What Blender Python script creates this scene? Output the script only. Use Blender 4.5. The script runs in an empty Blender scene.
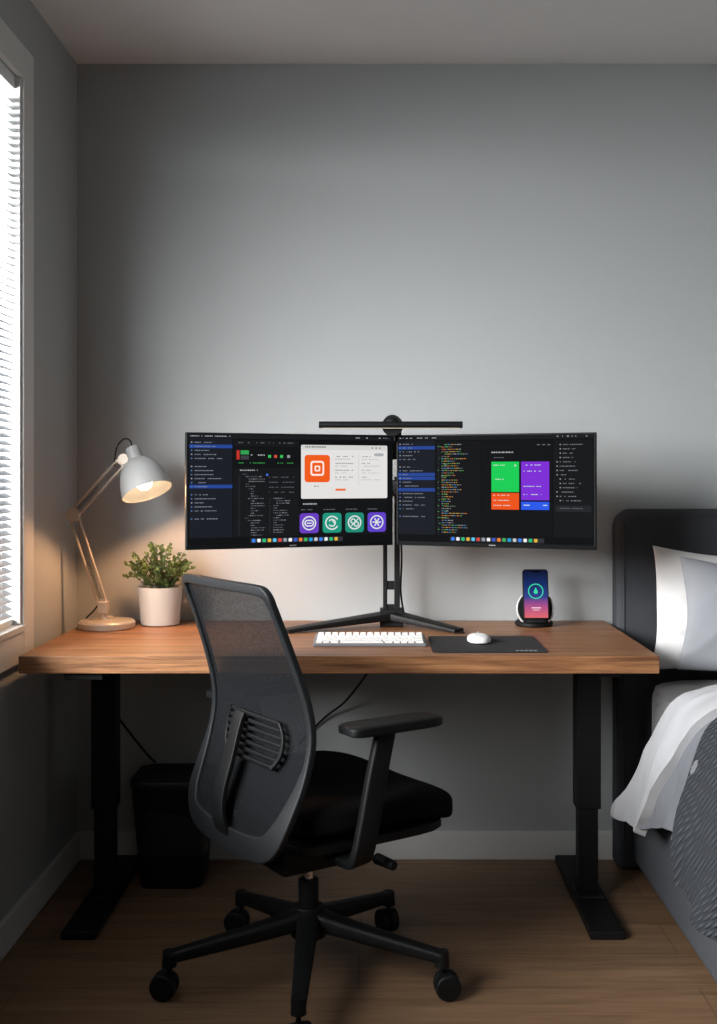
import bpy, bmesh, math, random
from mathutils import Vector, Matrix, noise
random.seed(7)
scene = bpy.context.scene
COL = scene.collection

# ------------------------------------------------------------ helpers
def lin(v):
    v /= 255.0
    return v/12.92 if v <= 0.04045 else ((v+0.055)/1.055)**2.4
def C(r, g, b): return (lin(r), lin(g), lin(b), 1.0)

def mat(name, col, rough=0.5, metal=0.0, var=0.0, vscale=8.0, bump=0.0, bscale=200.0, stretch=(1,1,1), spec=0.5, emit=None, estr=0.0, holes=None):
    m = bpy.data.materials.new(name); m.use_nodes = True
    nt = m.node_tree; b = nt.nodes['Principled BSDF']
    b.inputs['Base Color'].default_value = col
    b.inputs['Roughness'].default_value = rough
    b.inputs['Metallic'].default_value = metal
    b.inputs['Specular IOR Level'].default_value = spec
    tc = nt.nodes.new('ShaderNodeTexCoord'); mp = nt.nodes.new('ShaderNodeMapping')
    mp.inputs['Scale'].default_value = stretch
    nt.links.new(tc.outputs['Object'], mp.inputs['Vector'])
    n = nt.nodes.new('ShaderNodeTexNoise'); n.inputs['Scale'].default_value = vscale; n.inputs['Detail'].default_value = 5
    nt.links.new(mp.outputs[0], n.inputs['Vector'])
    mx = nt.nodes.new('ShaderNodeMix'); mx.data_type = 'RGBA'
    v = max(var, 0.02)
    mx.inputs['A'].default_value = tuple(x*(1-v) for x in col[:3])+(1,)
    mx.inputs['B'].default_value = tuple(min(1, x*(1+v)) for x in col[:3])+(1,)
    nt.links.new(n.outputs['Fac'], mx.inputs['Factor'])
    nt.links.new(mx.outputs['Result'], b.inputs['Base Color'])
    if bump > 0:
        n2 = nt.nodes.new('ShaderNodeTexNoise'); n2.inputs['Scale'].default_value = bscale; n2.inputs['Detail'].default_value = 3
        nt.links.new(mp.outputs[0], n2.inputs['Vector'])
        bp = nt.nodes.new('ShaderNodeBump'); bp.inputs['Strength'].default_value = bump; bp.inputs['Distance'].default_value = 0.002
        nt.links.new(n2.outputs['Fac'], bp.inputs['Height']); nt.links.new(bp.outputs[0], b.inputs['Normal'])
    if emit:
        b.inputs['Emission Color'].default_value = emit; b.inputs['Emission Strength'].default_value = estr
    if holes is not None:   # open weave: voronoi cells pierce the sheet
        vo = nt.nodes.new('ShaderNodeTexVoronoi'); vo.inputs['Scale'].default_value = holes[0]; vo.inputs['Randomness'].default_value = .35
        nt.links.new(tc.outputs['Object'], vo.inputs['Vector'])
        mr = nt.nodes.new('ShaderNodeMapRange'); mr.inputs['From Min'].default_value = .15; mr.inputs['From Max'].default_value = .65
        mr.inputs['To Min'].default_value = holes[1]; mr.inputs['To Max'].default_value = holes[2]
        nt.links.new(vo.outputs['Distance'], mr.inputs['Value']); nt.links.new(mr.outputs[0], b.inputs['Alpha'])
    return m

def wood(name, c1, c2, scale=3.0, stretch=(0.6, 9, 9), rough=0.45, planks=None, p0=.32, p1=.68, fine=0.0, tone=.85, mortar=(.5, .46, .42, 1)):
    m = bpy.data.materials.new(name); m.use_nodes = True
    nt = m.node_tree; b = nt.nodes['Principled BSDF']; b.inputs['Roughness'].default_value = rough
    tc = nt.nodes.new('ShaderNodeTexCoord'); mp = nt.nodes.new('ShaderNodeMapping'); mp.inputs['Scale'].default_value = stretch
    nt.links.new(tc.outputs['Object'], mp.inputs['Vector'])
    n = nt.nodes.new('ShaderNodeTexNoise'); n.inputs['Scale'].default_value = scale; n.inputs['Detail'].default_value = 8
    n.inputs['Roughness'].default_value = 0.65; n.inputs['Distortion'].default_value = 0.6
    nt.links.new(mp.outputs[0], n.inputs['Vector'])
    r = nt.nodes.new('ShaderNodeValToRGB')
    r.color_ramp.elements[0].position = p0; r.color_ramp.elements[0].color = c1
    r.color_ramp.elements[1].position = p1; r.color_ramp.elements[1].color = c2
    nt.links.new(n.outputs['Fac'], r.inputs[0])
    out = r.outputs[0]
    if fine > 0:
        mp2 = nt.nodes.new('ShaderNodeMapping'); mp2.inputs['Scale'].default_value = (stretch[0]*2.5, stretch[1]*7, stretch[2]*7)
        nt.links.new(tc.outputs['Object'], mp2.inputs['Vector'])
        n3 = nt.nodes.new('ShaderNodeTexNoise'); n3.inputs['Scale'].default_value = scale; n3.inputs['Detail'].default_value = 4
        nt.links.new(mp2.outputs[0], n3.inputs['Vector'])
        r3 = nt.nodes.new('ShaderNodeValToRGB'); r3.color_ramp.elements[0].position = .36; r3.color_ramp.elements[0].color = (1-fine, 1-fine, 1-fine, 1)
        r3.color_ramp.elements[1].position = .52; r3.color_ramp.elements[1].color = (1, 1, 1, 1)
        nt.links.new(n3.outputs['Fac'], r3.inputs[0])
        m3 = nt.nodes.new('ShaderNodeMix'); m3.data_type = 'RGBA'; m3.blend_type = 'MULTIPLY'; m3.inputs['Factor'].default_value = 1
        nt.links.new(out, m3.inputs['A']); nt.links.new(r3.outputs[0], m3.inputs['B']); out = m3.outputs['Result']
    if planks:
        br = nt.nodes.new('ShaderNodeTexBrick')
        br.inputs['Scale'].default_value = 1.0
        br.inputs['Brick Width'].default_value = planks[0]; br.inputs['Row Height'].default_value = planks[1]
        br.inputs['Mortar Size'].default_value = planks[2]; br.inputs['Mortar Smooth'].default_value = 0.3
        br.inputs['Color1'].default_value = (1, 1, 1, 1); br.inputs['Color2'].default_value = (tone, tone, tone, 1)
        br.inputs['Mortar'].default_value = mortar
        nt.links.new(tc.outputs['Object'], br.inputs['Vector'])
        mx = nt.nodes.new('ShaderNodeMix'); mx.data_type = 'RGBA'; mx.blend_type = 'MULTIPLY'; mx.inputs['Factor'].default_value = 1
        nt.links.new(out, mx.inputs['A']); nt.links.new(br.outputs['Color'], mx.inputs['B']); out = mx.outputs['Result']
    nt.links.new(out, b.inputs['Base Color'])
    bp = nt.nodes.new('ShaderNodeBump'); bp.inputs['Strength'].default_value = 0.15; bp.inputs['Distance'].default_value = 0.001
    nt.links.new(n.outputs['Fac'], bp.inputs['Height']); nt.links.new(bp.outputs[0], b.inputs['Normal'])
    return m

def weave(name, col, scale=500, bump=0.6, rough=0.95, var=0.25, dist=0.003, spec=.1):
    """woven fabric: two crossed waves drive colour and bump"""
    m = bpy.data.materials.new(name); m.use_nodes = True
    nt = m.node_tree; b = nt.nodes['Principled BSDF']; b.inputs['Roughness'].default_value = rough
    b.inputs['Specular IOR Level'].default_value = spec
    tc = nt.nodes.new('ShaderNodeTexCoord')
    def wv(rot):
        mp = nt.nodes.new('ShaderNodeMapping'); mp.inputs['Rotation'].default_value = rot
        nt.links.new(tc.outputs['Object'], mp.inputs['Vector'])
        w = nt.nodes.new('ShaderNodeTexWave'); w.inputs['Scale'].default_value = scale; w.bands_direction = 'DIAGONAL'
        w.inputs['Distortion'].default_value = 0.4
        nt.links.new(mp.outputs[0], w.inputs['Vector']); return w
    a = wv((0, 0, 0)); c = wv((0, math.pi/2, 0))
    mul = nt.nodes.new('ShaderNodeMath'); mul.operation = 'MULTIPLY'
    nt.links.new(a.outputs['Fac'], mul.inputs[0]); nt.links.new(c.outputs['Fac'], mul.inputs[1])
    mx = nt.nodes.new('ShaderNodeMix'); mx.data_type = 'RGBA'
    mx.inputs['A'].default_value = tuple(x*(1-var) for x in col[:3])+(1,)
    mx.inputs['B'].default_value = tuple(min(1, x*(1+var)) for x in col[:3])+(1,)
    nt.links.new(mul.outputs[0], mx.inputs['Factor']); nt.links.new(mx.outputs['Result'], b.inputs['Base Color'])
    bp = nt.nodes.new('ShaderNodeBump'); bp.inputs['Strength'].default_value = bump; bp.inputs['Distance'].default_value = dist
    nt.links.new(mul.outputs[0], bp.inputs['Height']); nt.links.new(bp.outputs[0], b.inputs['Normal'])
    return m

def box(bm, c, s, rot=None):
    M = Matrix.Translation(c)
    if rot is not None: M = M @ rot
    M = M @ Matrix.Diagonal((s[0], s[1], s[2], 1))
    bmesh.ops.create_cube(bm, size=1, matrix=M)
def span(bm, x0, x1, y0, y1, z0, z1):
    box(bm, ((x0+x1)/2, (y0+y1)/2, (z0+z1)/2), (x1-x0, y1-y0, z1-z0))
def cyl(bm, p0, p1, r0, r1=None, n=24):
    p0 = Vector(p0); p1 = Vector(p1); d = p1-p0
    q = d.to_track_quat('Z', 'Y').to_matrix().to_4x4()
    bmesh.ops.create_cone(bm, cap_ends=True, segments=n, radius1=r0, radius2=r0 if r1 is None else r1,
                          depth=d.length, matrix=Matrix.Translation((p0+p1)/2) @ q)
def ball(bm, c, r, n=16, s=(1, 1, 1)):
    bmesh.ops.create_uvsphere(bm, u_segments=n, v_segments=n//2+2, radius=r, matrix=Matrix.Translation(c) @ Matrix.Diagonal((*s, 1)))
def lathe(bm, prof, M, n=40, closed=False):
    rings = []
    for r, z in prof:
        if r < 1e-6: rings.append([bm.verts.new(M @ Vector((0, 0, z)))])
        else: rings.append([bm.verts.new(M @ Vector((r*math.cos(2*math.pi*i/n), r*math.sin(2*math.pi*i/n), z))) for i in range(n)])
    prs = list(zip(rings[:-1], rings[1:]))
    if closed: prs.append((rings[-1], rings[0]))
    for A, B in prs:
        for i in range(n):
            j = (i+1) % n
            if len(A) == 1 and len(B) == 1: break
            if len(A) == 1: bm.faces.new((A[0], B[i], B[j]))
            elif len(B) == 1: bm.faces.new((A[i], A[j], B[0]))
            else: bm.faces.new((A[i], A[j], B[j], B[i]))
def smoothpts(pts, k=8, closed=False):
    P = [Vector(p) for p in pts]; out = []; n = len(P)
    rng = range(n) if closed else range(n-1)
    for i in rng:
        if closed: a, b, c, d = P[(i-1) % n], P[i], P[(i+1) % n], P[(i+2) % n]
        else: a, b, c, d = P[max(i-1, 0)], P[i], P[i+1], P[min(i+2, n-1)]
        for j in range(k):
            t = j/k
            out.append(0.5*((2*b)+(-a+c)*t+(2*a-5*b+4*c-d)*t*t+(-a+3*b-3*c+d)*t**3))
    if not closed: out.append(P[-1])
    return out
def sweep(bm, pts, sec, nrm=None, closed=False):
    P = [Vector(p) for p in pts]; n = len(P); rings = []
    for i, p in enumerate(P):
        if closed: t = P[(i+1) % n]-P[i-1]
        else: t = P[min(i+1, n-1)]-P[max(i-1, 0)]
        t.normalize()
        ref = Vector(nrm) if nrm is not None else (Vector((0, 0, 1)) if abs(t.z) < 0.9 else Vector((1, 0, 0)))
        u = t.cross(ref); u.normalize(); w = u.cross(t); w.normalize()
        rings.append([bm.verts.new(p+u*a+w*b) for a, b in sec(i)])
    m = len(rings[0])
    for i in range(n if closed else n-1):
        A = rings[i]; B = rings[(i+1) % n]
        for j in range(m):
            bm.faces.new((A[j], A[(j+1) % m], B[(j+1) % m], B[j]))
    if not closed:
        bm.faces.new(list(reversed(rings[0]))); bm.faces.new(rings[-1])
def circ(r, n=10): return [(r*math.cos(2*math.pi*k/n), r*math.sin(2*math.pi*k/n)) for k in range(n)]
def tube(bm, pts, r, n=10, closed=False): sweep(bm, pts, lambda i: circ(r, n), closed=closed)
def rsec(w, h, r=0.3, n=4):
    out = []; rr = min(w, h)*r
    for cx, cy, a0 in ((w/2-rr, h/2-rr, 0), (-w/2+rr, h/2-rr, 90), (-w/2+rr, -h/2+rr, 180), (w/2-rr, -h/2+rr, 270)):
        for k in range(n+1):
            a = math.radians(a0+90*k/n); out.append((cx+rr*math.cos(a), cy+rr*math.sin(a)))
    return out
def superbox(bm, c, s, n=6, cuts=10, rot=None, fn=None):
    t = bmesh.new(); bmesh.ops.create_cube(t, size=2)
    bmesh.ops.subdivide_edges(t, edges=t.edges[:], cuts=cuts, use_grid_fill=True)
    M = Matrix.Translation(c) @ (rot if rot is not None else Matrix.Identity(4))
    mp = {}
    for v in t.verts:
        p = v.co; k = (abs(p.x)**n+abs(p.y)**n+abs(p.z)**n)**(1/n)
        q = p/k; q = Vector((q.x*s[0]/2, q.y*s[1]/2, q.z*s[2]/2))
        if fn: q = fn(q)
        mp[v.index] = bm.verts.new(M @ q)
    for f in t.faces: bm.faces.new([mp[v.index] for v in f.verts])
    t.free()

def group(name, label, cat, loc, **kw):
    e = bpy.data.objects.new(name, None); e.empty_display_size = 0.05; e.location = loc
    e['label'] = label; e['category'] = cat
    for k, v in kw.items(): e[k] = v
    COL.objects.link(e); return e
def reparent(o, p):
    o.parent = p
    q = p
    locs = Vector((0, 0, 0))
    while q is not None:
        locs = locs + q.location
        if q.parent is not None: locs = locs + q.matrix_parent_inverse.translation
        q = q.parent
    o.matrix_parent_inverse = Matrix.Translation(-locs)
def obj(name, bm, m, parent=None, smooth=True, bevel=0, T=None, angle=35, label=None, cat=None, solid=0, solid_off=-1, kind=None, recalc=True, subsurf=0, bseg=3):
    if T is not None: bmesh.ops.transform(bm, matrix=T, verts=bm.verts[:])
    if recalc: bmesh.ops.recalc_face_normals(bm, faces=bm.faces[:])
    me = bpy.data.meshes.new(name)
    lo = Vector((1e9,)*3); hi = Vector((-1e9,)*3)
    for v in bm.verts:
        for k in range(3): lo[k] = min(lo[k], v.co[k]); hi[k] = max(hi[k], v.co[k])
    c = (lo+hi)/2
    bmesh.ops.translate(bm, vec=-c, verts=bm.verts[:])
    bm.to_mesh(me); bm.free()
    for mm in (m if isinstance(m, (list, tuple)) else [m]): me.materials.append(mm)
    if smooth:
        for p in me.polygons: p.use_smooth = True
        me.set_sharp_from_angle(angle=math.radians(angle))
    o = bpy.data.objects.new(name, me); o.location = c; COL.objects.link(o)
    if solid:
        s = o.modifiers.new('Solid', 'SOLIDIFY'); s.thickness = solid; s.offset = solid_off
    if bevel:
        b = o.modifiers.new('Bevel', 'BEVEL'); b.width = bevel; b.segments = bseg; b.limit_method = 'ANGLE'; b.angle_limit = math.radians(40)
        b.harden_normals = smooth
    if subsurf:
        s = o.modifiers.new('Sub', 'SUBSURF'); s.levels = subsurf; s.render_levels = subsurf
    if parent is not None: reparent(o, parent)
    if label: o['label'] = label
    if cat: o['category'] = cat
    if kind: o['kind'] = kind
    return o
NB = bmesh.new

# ------------------------------------------------------------ dimensions
CAMZ = 1.205; WX = -0.952; WY = 3.52; CZ = 2.497; RX = 2.5; BY = -1.3

# ------------------------------------------------------------ materials
m_wall = mat('wall_paint', C(170, 173, 173), 0.85, var=0.02, vscale=3, bump=0.08, bscale=350)
m_ceil = mat('ceiling_paint', C(236, 235, 233), 0.9, var=0.02)
m_trim = mat('trim_paint', C(214, 214, 211), 0.5, var=0.02)
m_floor = wood('oak_floor', C(112, 85, 61), C(146, 115, 86), 2.2, (1.0, 12, 1), 0.5, planks=(1.6, 0.19, 0.0016), tone=.88, fine=.18)
m_desk = wood('desk_wood', C(104, 67, 42), C(170, 119, 79), 2.4, (1.2, 24, 24), 0.42, p0=.36, p1=.64, fine=.32)
m_blk = mat('black_metal', C(14, 14, 15), 0.55, var=0.05, spec=.3)
m_plastic = mat('chair_plastic', C(26, 28, 30), 0.55, var=0.05, bump=0.1, bscale=900, spec=.3)
m_dplastic = mat('dark_plastic', C(13, 14, 15), 0.55, var=0.05, spec=.25)
m_chrome = mat('chrome', C(200, 200, 205), 0.2, 1.0)
m_seatfab = weave('seat_fabric', C(10, 10, 11), 220, 0.3, var=0.15)
m_mesh = mat('chair_mesh', C(25, 26, 28), .95, var=.4, vscale=320, spec=.05, holes=(380, .62, 1.0))
m_head = weave('headboard_fabric', C(74, 76, 80), 90, .35, var=0.25, dist=.001, spec=.0)
m_frame = weave('bedframe_fabric', C(84, 86, 90), 90, .4, var=0.25, dist=.001, spec=.0)
m_knit = weave('knit_fabric', C(72, 75, 80), 30, 1.0, var=0.5, dist=0.008)
m_sheet = mat('sheet_cotton', C(182, 181, 181), 0.9, var=0.03, bump=0.15, bscale=60)
m_pilw = mat('pillow_white_cotton', C(220, 219, 218), 0.9, var=0.02, bump=0.3, bscale=14)
m_pilg = mat('pillow_grey_cotton', C(142, 144, 149), 0.9, var=0.03, bump=0.3, bscale=14)
m_duvl = mat('duvet_light', C(174, 174, 176), 0.9, var=0.03, bump=0.4, bscale=18)
m_duvg = mat('duvet_grey', C(108, 110, 115), 0.92, var=0.04, bump=0.4, bscale=18)
m_cream = mat('lamp_cream_enamel', C(192, 178, 162), 0.35, 0.25, var=0.03)
m_shade = mat('lamp_shade_enamel', C(160, 160, 158), 0.4, var=0.02)
m_shadein = mat('lamp_shade_inner', C(215, 208, 196), 0.6)
m_bulb = mat('bulb_glass', C(255, 240, 215), 0.3, emit=(1.0, 0.84, 0.64, 1), estr=4.5)
m_steel = mat('spring_steel', C(120, 116, 112), 0.3, 0.9)
m_pot = mat('pot_ceramic', C(212, 206, 196), 0.35, var=0.03)
m_soil = mat('soil', C(50, 38, 28), 1.0, var=0.4, vscale=80, bump=1, bscale=200)
m_leaf = mat('leaf_green', C(86, 108, 58), 0.6, var=0.5, vscale=30)
m_stem = mat('stem_green', C(70, 70, 40), 0.7)
m_white = mat('white_plastic', C(228, 228, 226), 0.4, var=0.02)
m_rim = mat('charger_rim', C(190, 190, 190), 0.4, var=0.02)
m_keyw = mat('key_white', C(236, 235, 232), 0.5, var=0.02)
m_kbody = mat('keyboard_aluminium', C(120, 120, 122), 0.5, var=0.02)
m_pad = mat('pad_rubber', C(22, 23, 25), 0.8, var=0.1, bump=0.2, bscale=900)
m_padmark = mat('pad_mark', C(150, 150, 150), 0.8)
m_bin = mat('bin_plastic', C(14, 14, 15), 0.55, var=0.05, spec=.3)
m_bag = mat('bin_liner', C(24, 24, 26), 0.4, bump=0.6, bscale=40)
m_barled = mat('bar_led', C(120, 112, 100), 0.5, emit=(1.0, 0.80, 0.56, 1), estr=.35)
m_slat = mat('blind_slat', C(172, 175, 180), 0.6)
nt = m_slat.node_tree; pb = nt.nodes['Principled BSDF']
tr = nt.nodes.new('ShaderNodeBsdfTranslucent'); tr.inputs[0].default_value = (0.7, 0.73, 0.77, 1)
ms = nt.nodes.new('ShaderNodeMixShader'); ms.inputs[0].default_value = 0.06
out = nt.nodes['Material Output']
nt.links.new(pb.outputs[0], ms.inputs[1]); nt.links.new(tr.outputs[0], ms.inputs[2]); nt.links.new(ms.outputs[0], out.inputs['Surface'])

m_disp = bpy.data.materials.new('display_pixels'); m_disp.use_nodes = True
nt = m_disp.node_tree; b = nt.nodes['Principled BSDF']
at = nt.nodes.new('ShaderNodeAttribute'); at.attribute_name = 'Col'
b.inputs['Base Color'].default_value = (0.002, 0.002, 0.002, 1); b.inputs['Roughness'].default_value = 0.6; b.inputs['Specular IOR Level'].default_value = 0.0
nt.links.new(at.outputs['Color'], b.inputs['Emission Color']); b.inputs['Emission Strength'].default_value = 1.0

# ------------------------------------------------------------ room
def struct(name, bm, m, **kw):
    return obj(name, bm, m, smooth=False, kind='structure', **kw)
bm = NB(); span(bm, WX-0.15, RX+0.1, BY-0.1, WY+0.1, -0.1, 0); struct('floor', bm, m_floor)
bm = NB(); span(bm, WX-0.15, RX+0.1, BY-0.1, WY+0.1, CZ, CZ+0.1); struct('ceiling', bm, m_ceil)
bm = NB(); span(bm, WX-0.15, RX+0.1, WY, WY+0.1, 0, CZ); struct('wall_back', bm, m_wall)
bm = NB(); span(bm, RX, RX+0.1, BY, WY, 0, CZ); struct('wall_right', bm, m_wall)
bm = NB(); span(bm, WX-0.15, RX+0.1, BY-0.1, BY, 0, CZ); struct('wall_front', bm, m_wall)
WY0, WY1, WZ0, WZ1 = 0.75, 2.945, 0.80, 2.25
bm = NB()
span(bm, WX-0.15, WX, BY, WY0, 0, CZ); span(bm, WX-0.15, WX, WY1, WY, 0, CZ)
span(bm, WX-0.15, WX, WY0, WY1, 0, WZ0); span(bm, WX-0.15, WX, WY0, WY1, WZ1, CZ)
struct('wall_left', bm, m_wall)
bm = NB(); cw = 0.085; t = 0.016
span(bm, WX, WX+t, WY1, WY1+cw, WZ0-cw, WZ1+cw); span(bm, WX, WX+t, WY0-cw, WY0, WZ0-cw, WZ1+cw)
span(bm, WX, WX+t, WY0, WY1, WZ1, WZ1+cw); span(bm, WX, WX+t, WY0, WY1, WZ0-cw, WZ0)
span(bm, WX-0.12, WX+t*0.6, WY1-0.012, WY1+0.004, WZ0, WZ1)
span(bm, WX-0.12, WX+0.022, WY0, WY1, WZ0-0.004, WZ0+0.012)
for yy in (WY0+0.02, (WY0+WY1)/2, WY1-0.04): span(bm, WX-0.13, WX-0.09, yy-0.02, yy+0.02, WZ0, WZ1)
struct('window_1', bm, m_trim, bevel=0.002, bseg=2)
bm = NB(); span(bm, WX, RX, WY-0.014, WY, 0, 0.088); struct('baseboard_back', bm, m_trim, bevel=0.003)
bm = NB(); span(bm, WX, WX+0.014, BY, WY-0.014, 0, 0.088); struct('baseboard_left', bm, m_trim, bevel=0.003)

# window blind
bl = group('window_blind', 'white horizontal slatted blind hanging in the window, glowing with daylight', 'blind', (WX-0.03, 1.9, WZ0+0.02))
bm = NB(); n = int((WZ1-WZ0-0.07)/0.0195)
for i in range(n):
    z = WZ0+0.04+i*0.0195
    box(bm, (WX-0.020, (WY0+WY1)/2-.001, z), (0.023, WY1-WY0-0.026, 0.0014), Matrix.Rotation(math.radians(32), 4, 'Y'))
for yy in (WY1-0.07, WY1-0.6, WY1-1.2, WY0+0.2):
    span(bm, WX-0.0205, WX-0.0195, yy, yy+0.0012, WZ0+0.02, WZ1-0.03)
obj('slats', bm, m_slat, bl, smooth=False)
bm = NB(); span(bm, WX-0.04, WX-0.004, WY0+0.012, WY1-0.014, WZ1-0.035, WZ1); obj('headrail', bm, m_white, bl, bevel=0.002)
bm = NB(); span(bm, WX-0.035, WX-0.009, WY0+0.012, WY1-0.014, WZ0+0.012, WZ0+0.028); obj('bottom_rail', bm, m_white, bl, bevel=0.002)

# ------------------------------------------------------------ desk
DX0, DX1, DY0, DY1 = -0.908, 0.702, 2.812, 3.505
desk = group('standing_desk', 'walnut-topped standing desk on black steel legs against the wall', 'desk', (-0.1, 3.16, 0))
bm = NB(); span(bm, DX0, DX1, DY0, DY1, 0.706, 0.75); obj('desktop', bm, m_desk, desk, bevel=0.002)
for x in (-0.782, 0.59):
    bm = NB()
    span(bm, x-0.035, x+0.035, 3.165, 3.225, 0.26, 0.69)
    span(bm, x-0.028, x+0.028, 3.17, 3.22, 0.02, 0.27)
    obj('leg', bm, m_blk, desk, bevel=0.003)
    bm = NB(); span(bm, x-0.045, x+0.045, 2.90, 3.49, 0.0, 0.022); span(bm, x-0.04, x+0.04, 3.12, 3.27, 0.022, 0.03)
    obj('foot', bm, m_blk, desk, bevel=0.004)
    bm = NB(); span(bm, x-0.03, x+0.03, 2.88, 3.47, 0.685, 0.706); obj('bracket', bm, m_blk, desk, bevel=0.002)
bm = NB(); span(bm, -0.76, 0.57, 3.17, 3.22, 0.65, 0.69); obj('crossbar', bm, m_blk, desk, bevel=0.002)
bm = NB(); span(bm, -0.80, -0.70, 2.83, 2.90, 0.686, 0.706); obj('control_box', bm, m_dplastic, desk, bevel=0.003)

def cable(name, pts, r, label, m=None):
    bm = NB(); tube(bm, smoothpts(pts, 8), r, 8)
    return obj(name, bm, m or m_blk, label=label, cat='cable')
cable('power_cable', [(-0.85, 3.12, 0.702), (-0.838, 3.18, 0.66), (-0.79, 3.33, 0.50), (-0.73, 3.45, 0.36), (-0.70, 3.49, 0.31)], 0.0035, 'thin black power cable hanging under the desk by its leg')
cable('power_cable', [(0.01, 3.25, 0.702), (-0.01, 3.30, 0.66), (-0.10, 3.42, 0.52), (-0.17, 3.495, 0.45), (-0.26, 3.512, 0.36)], 0.0035, 'thin black cable running from under the desk to the wall')

# ------------------------------------------------------------ displays
class Disp:
    def __init__(s, fn): s.fn = fn; s.v = []; s.f = []; s.c = []
    def poly(s, pts, col, L=1):
        i = len(s.v); s.v += [s.fn(x, y, L) for x, y in pts]; s.f.append(tuple(range(i, i+len(pts)))); s.c.append([col]*len(pts))
    def rect(s, x0, y0, x1, y1, col, L=1): s.poly([(x0, y0), (x1, y0), (x1, y1), (x0, y1)], col, L)
    def grad(s, x0, y0, x1, y1, c0, c1, L=1):
        s.poly([(x0, y0), (x1, y0), (x1, y1), (x0, y1)], c0, L); s.c[-1] = [c0, c0, c1, c1]
    def rrect(s, x0, y0, x1, y1, r, col, L=1):
        p = []
        for cx, cy, a0 in ((x1-r, y1-r, 0), (x0+r, y1-r, 90), (x0+r, y0+r, 180), (x1-r, y0+r, 270)):
            for k in range(5):
                a = math.radians(a0+22.5*k); p.append((cx+r*math.cos(a), cy+r*math.sin(a)))
        s.poly(p, col, L)
    def disc(s, x, y, r, col, L=2, n=20): s.poly([(x+r*math.cos(6.2832*k/n), y+r*math.sin(6.2832*k/n)) for k in range(n)], col, L)
    def ring(s, x, y, r, w, col, L=2, a0=0, a1=360, n=24):
        for k in range(n):
            a = math.radians(a0+(a1-a0)*k/n); b = math.radians(a0+(a1-a0)*(k+1)/n)
            s.poly([(x+r*math.cos(a), y+r*math.sin(a)), (x+r*math.cos(b), y+r*math.sin(b)), (x+(r-w)*math.cos(b), y+(r-w)*math.sin(b)), (x+(r-w)*math.cos(a), y+(r-w)*math.sin(a))], col, L)
    def line(s, x0, y0, x1, y1, w, col, L=2):
        d = Vector((x1-x0, y1-y0)).normalized(); n = Vector((-d.y, d.x))*w/2
        s.poly([(x0+n.x, y0+n.y), (x1+n.x, y1+n.y), (x1-n.x, y1-n.y), (x0-n.x, y0-n.y)], col, L)
    def dashes(s, x0, x1, y, h, col, L=2, fill=0.8):
        x = x0; h *= .6
        while x < x1:
            w = random.uniform(0.5, 2.0)
            if random.random() < fill: s.rect(x, y, min(x+w, x1), y+h, col, L)
            x += w+0.55
    def build(s, name, parent):
        me = bpy.data.meshes.new(name); me.from_pydata([tuple(v) for v in s.v], [], s.f)
        a = me.color_attributes.new('Col', 'FLOAT_COLOR', 'CORNER')
        flat = [c for f in s.c for c in f]
        for i, c in enumerate(flat): a.data[i].color = c
        me.materials.append(m_disp)
        o = bpy.data.objects.new(name, me); COL.objects.link(o)
        c = sum((Vector(v) for v in s.v), Vector())/len(s.v); me.transform(Matrix.Translation(-c)); o.location = c
        reparent(o, parent); return o

W = C(170, 173, 178); G = C(98, 102, 108); DG = C(56, 60, 66)
def dock(d, x0, x1, y):
    d.rrect(x0-1.5, y-0.5, x1+1, y+4.1, 1.2, C(48, 50, 56), 2)
    cols = [(60, 130, 240), (240, 240, 240), (40, 190, 120), (230, 180, 60), (90, 200, 240), (220, 70, 60), (150, 160, 170), (250, 250, 250), (60, 90, 200), (240, 130, 50), (60, 180, 90), (30, 160, 220), (200, 200, 205)]
    x = x0; i = 0
    while x+4 < x1:
        d.rrect(x, y, x+3.4, y+3.4, 0.9, C(*cols[i % len(cols)]), 3); x += 5.2; i += 1
def menubar(d, x0, x1, y):
    d.rect(x0, y, x1, y+4, C(26, 27, 31), 1)
    d.dashes(x0+2, x0+42, y+1.2, 1.5, W, 2, 0.6); d.dashes(x1-38, x1-3, y+1.2, 1.5, W, 2, 0.45)
def sidebar(d, x0, x1, y0, y1, hl):
    d.rect(x0, y0, x1, y1, C(26, 29, 37), 1)
    y = y0+3; k = 0
    while y < y1-4:
        if k in hl: d.rect(x0, y-1.2, x1, y+2.2, C(38, 70, 148), 2)
        if k not in (5, 12, 18) and k < 20:
            d.rect(x0+1.5, y, x0+2.7, y+1.1, C(90, 130, 190) if k % 3 else W, 3)
            d.dashes(x0+5, x0+5+random.uniform(8, x1-x0-14), y+0.2, 1.4, C(128, 134, 146), 3, 0.85)
        y += 3.9; k += 1
def code(d, x0, x1, y0, y1, pal):
    y = y0; ind = 0
    while y < y1:
        d.rect(x0, y+0.2, x0+1.4, y+0.8, DG, 2)
        ind = max(0, min(8, ind+random.choice((-3, 0, 0, 3)))); x = x0+4+ind; e = min(x1, x+random.uniform(3, x1-x0-10))
        while x < e:
            w = random.uniform(.8, 3.0); d.rect(x, y, min(x+w, e), y+0.7, random.choice(pal), 2); x += w+0.7
        y += 2.4
PAL = [C(195, 110, 58), C(155, 155, 155), C(95, 155, 85), C(110, 110, 115), C(185, 150, 75), C(85, 130, 175)]
PALG = [C(112, 116, 122), C(84, 87, 92), C(140, 142, 148)]

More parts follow.
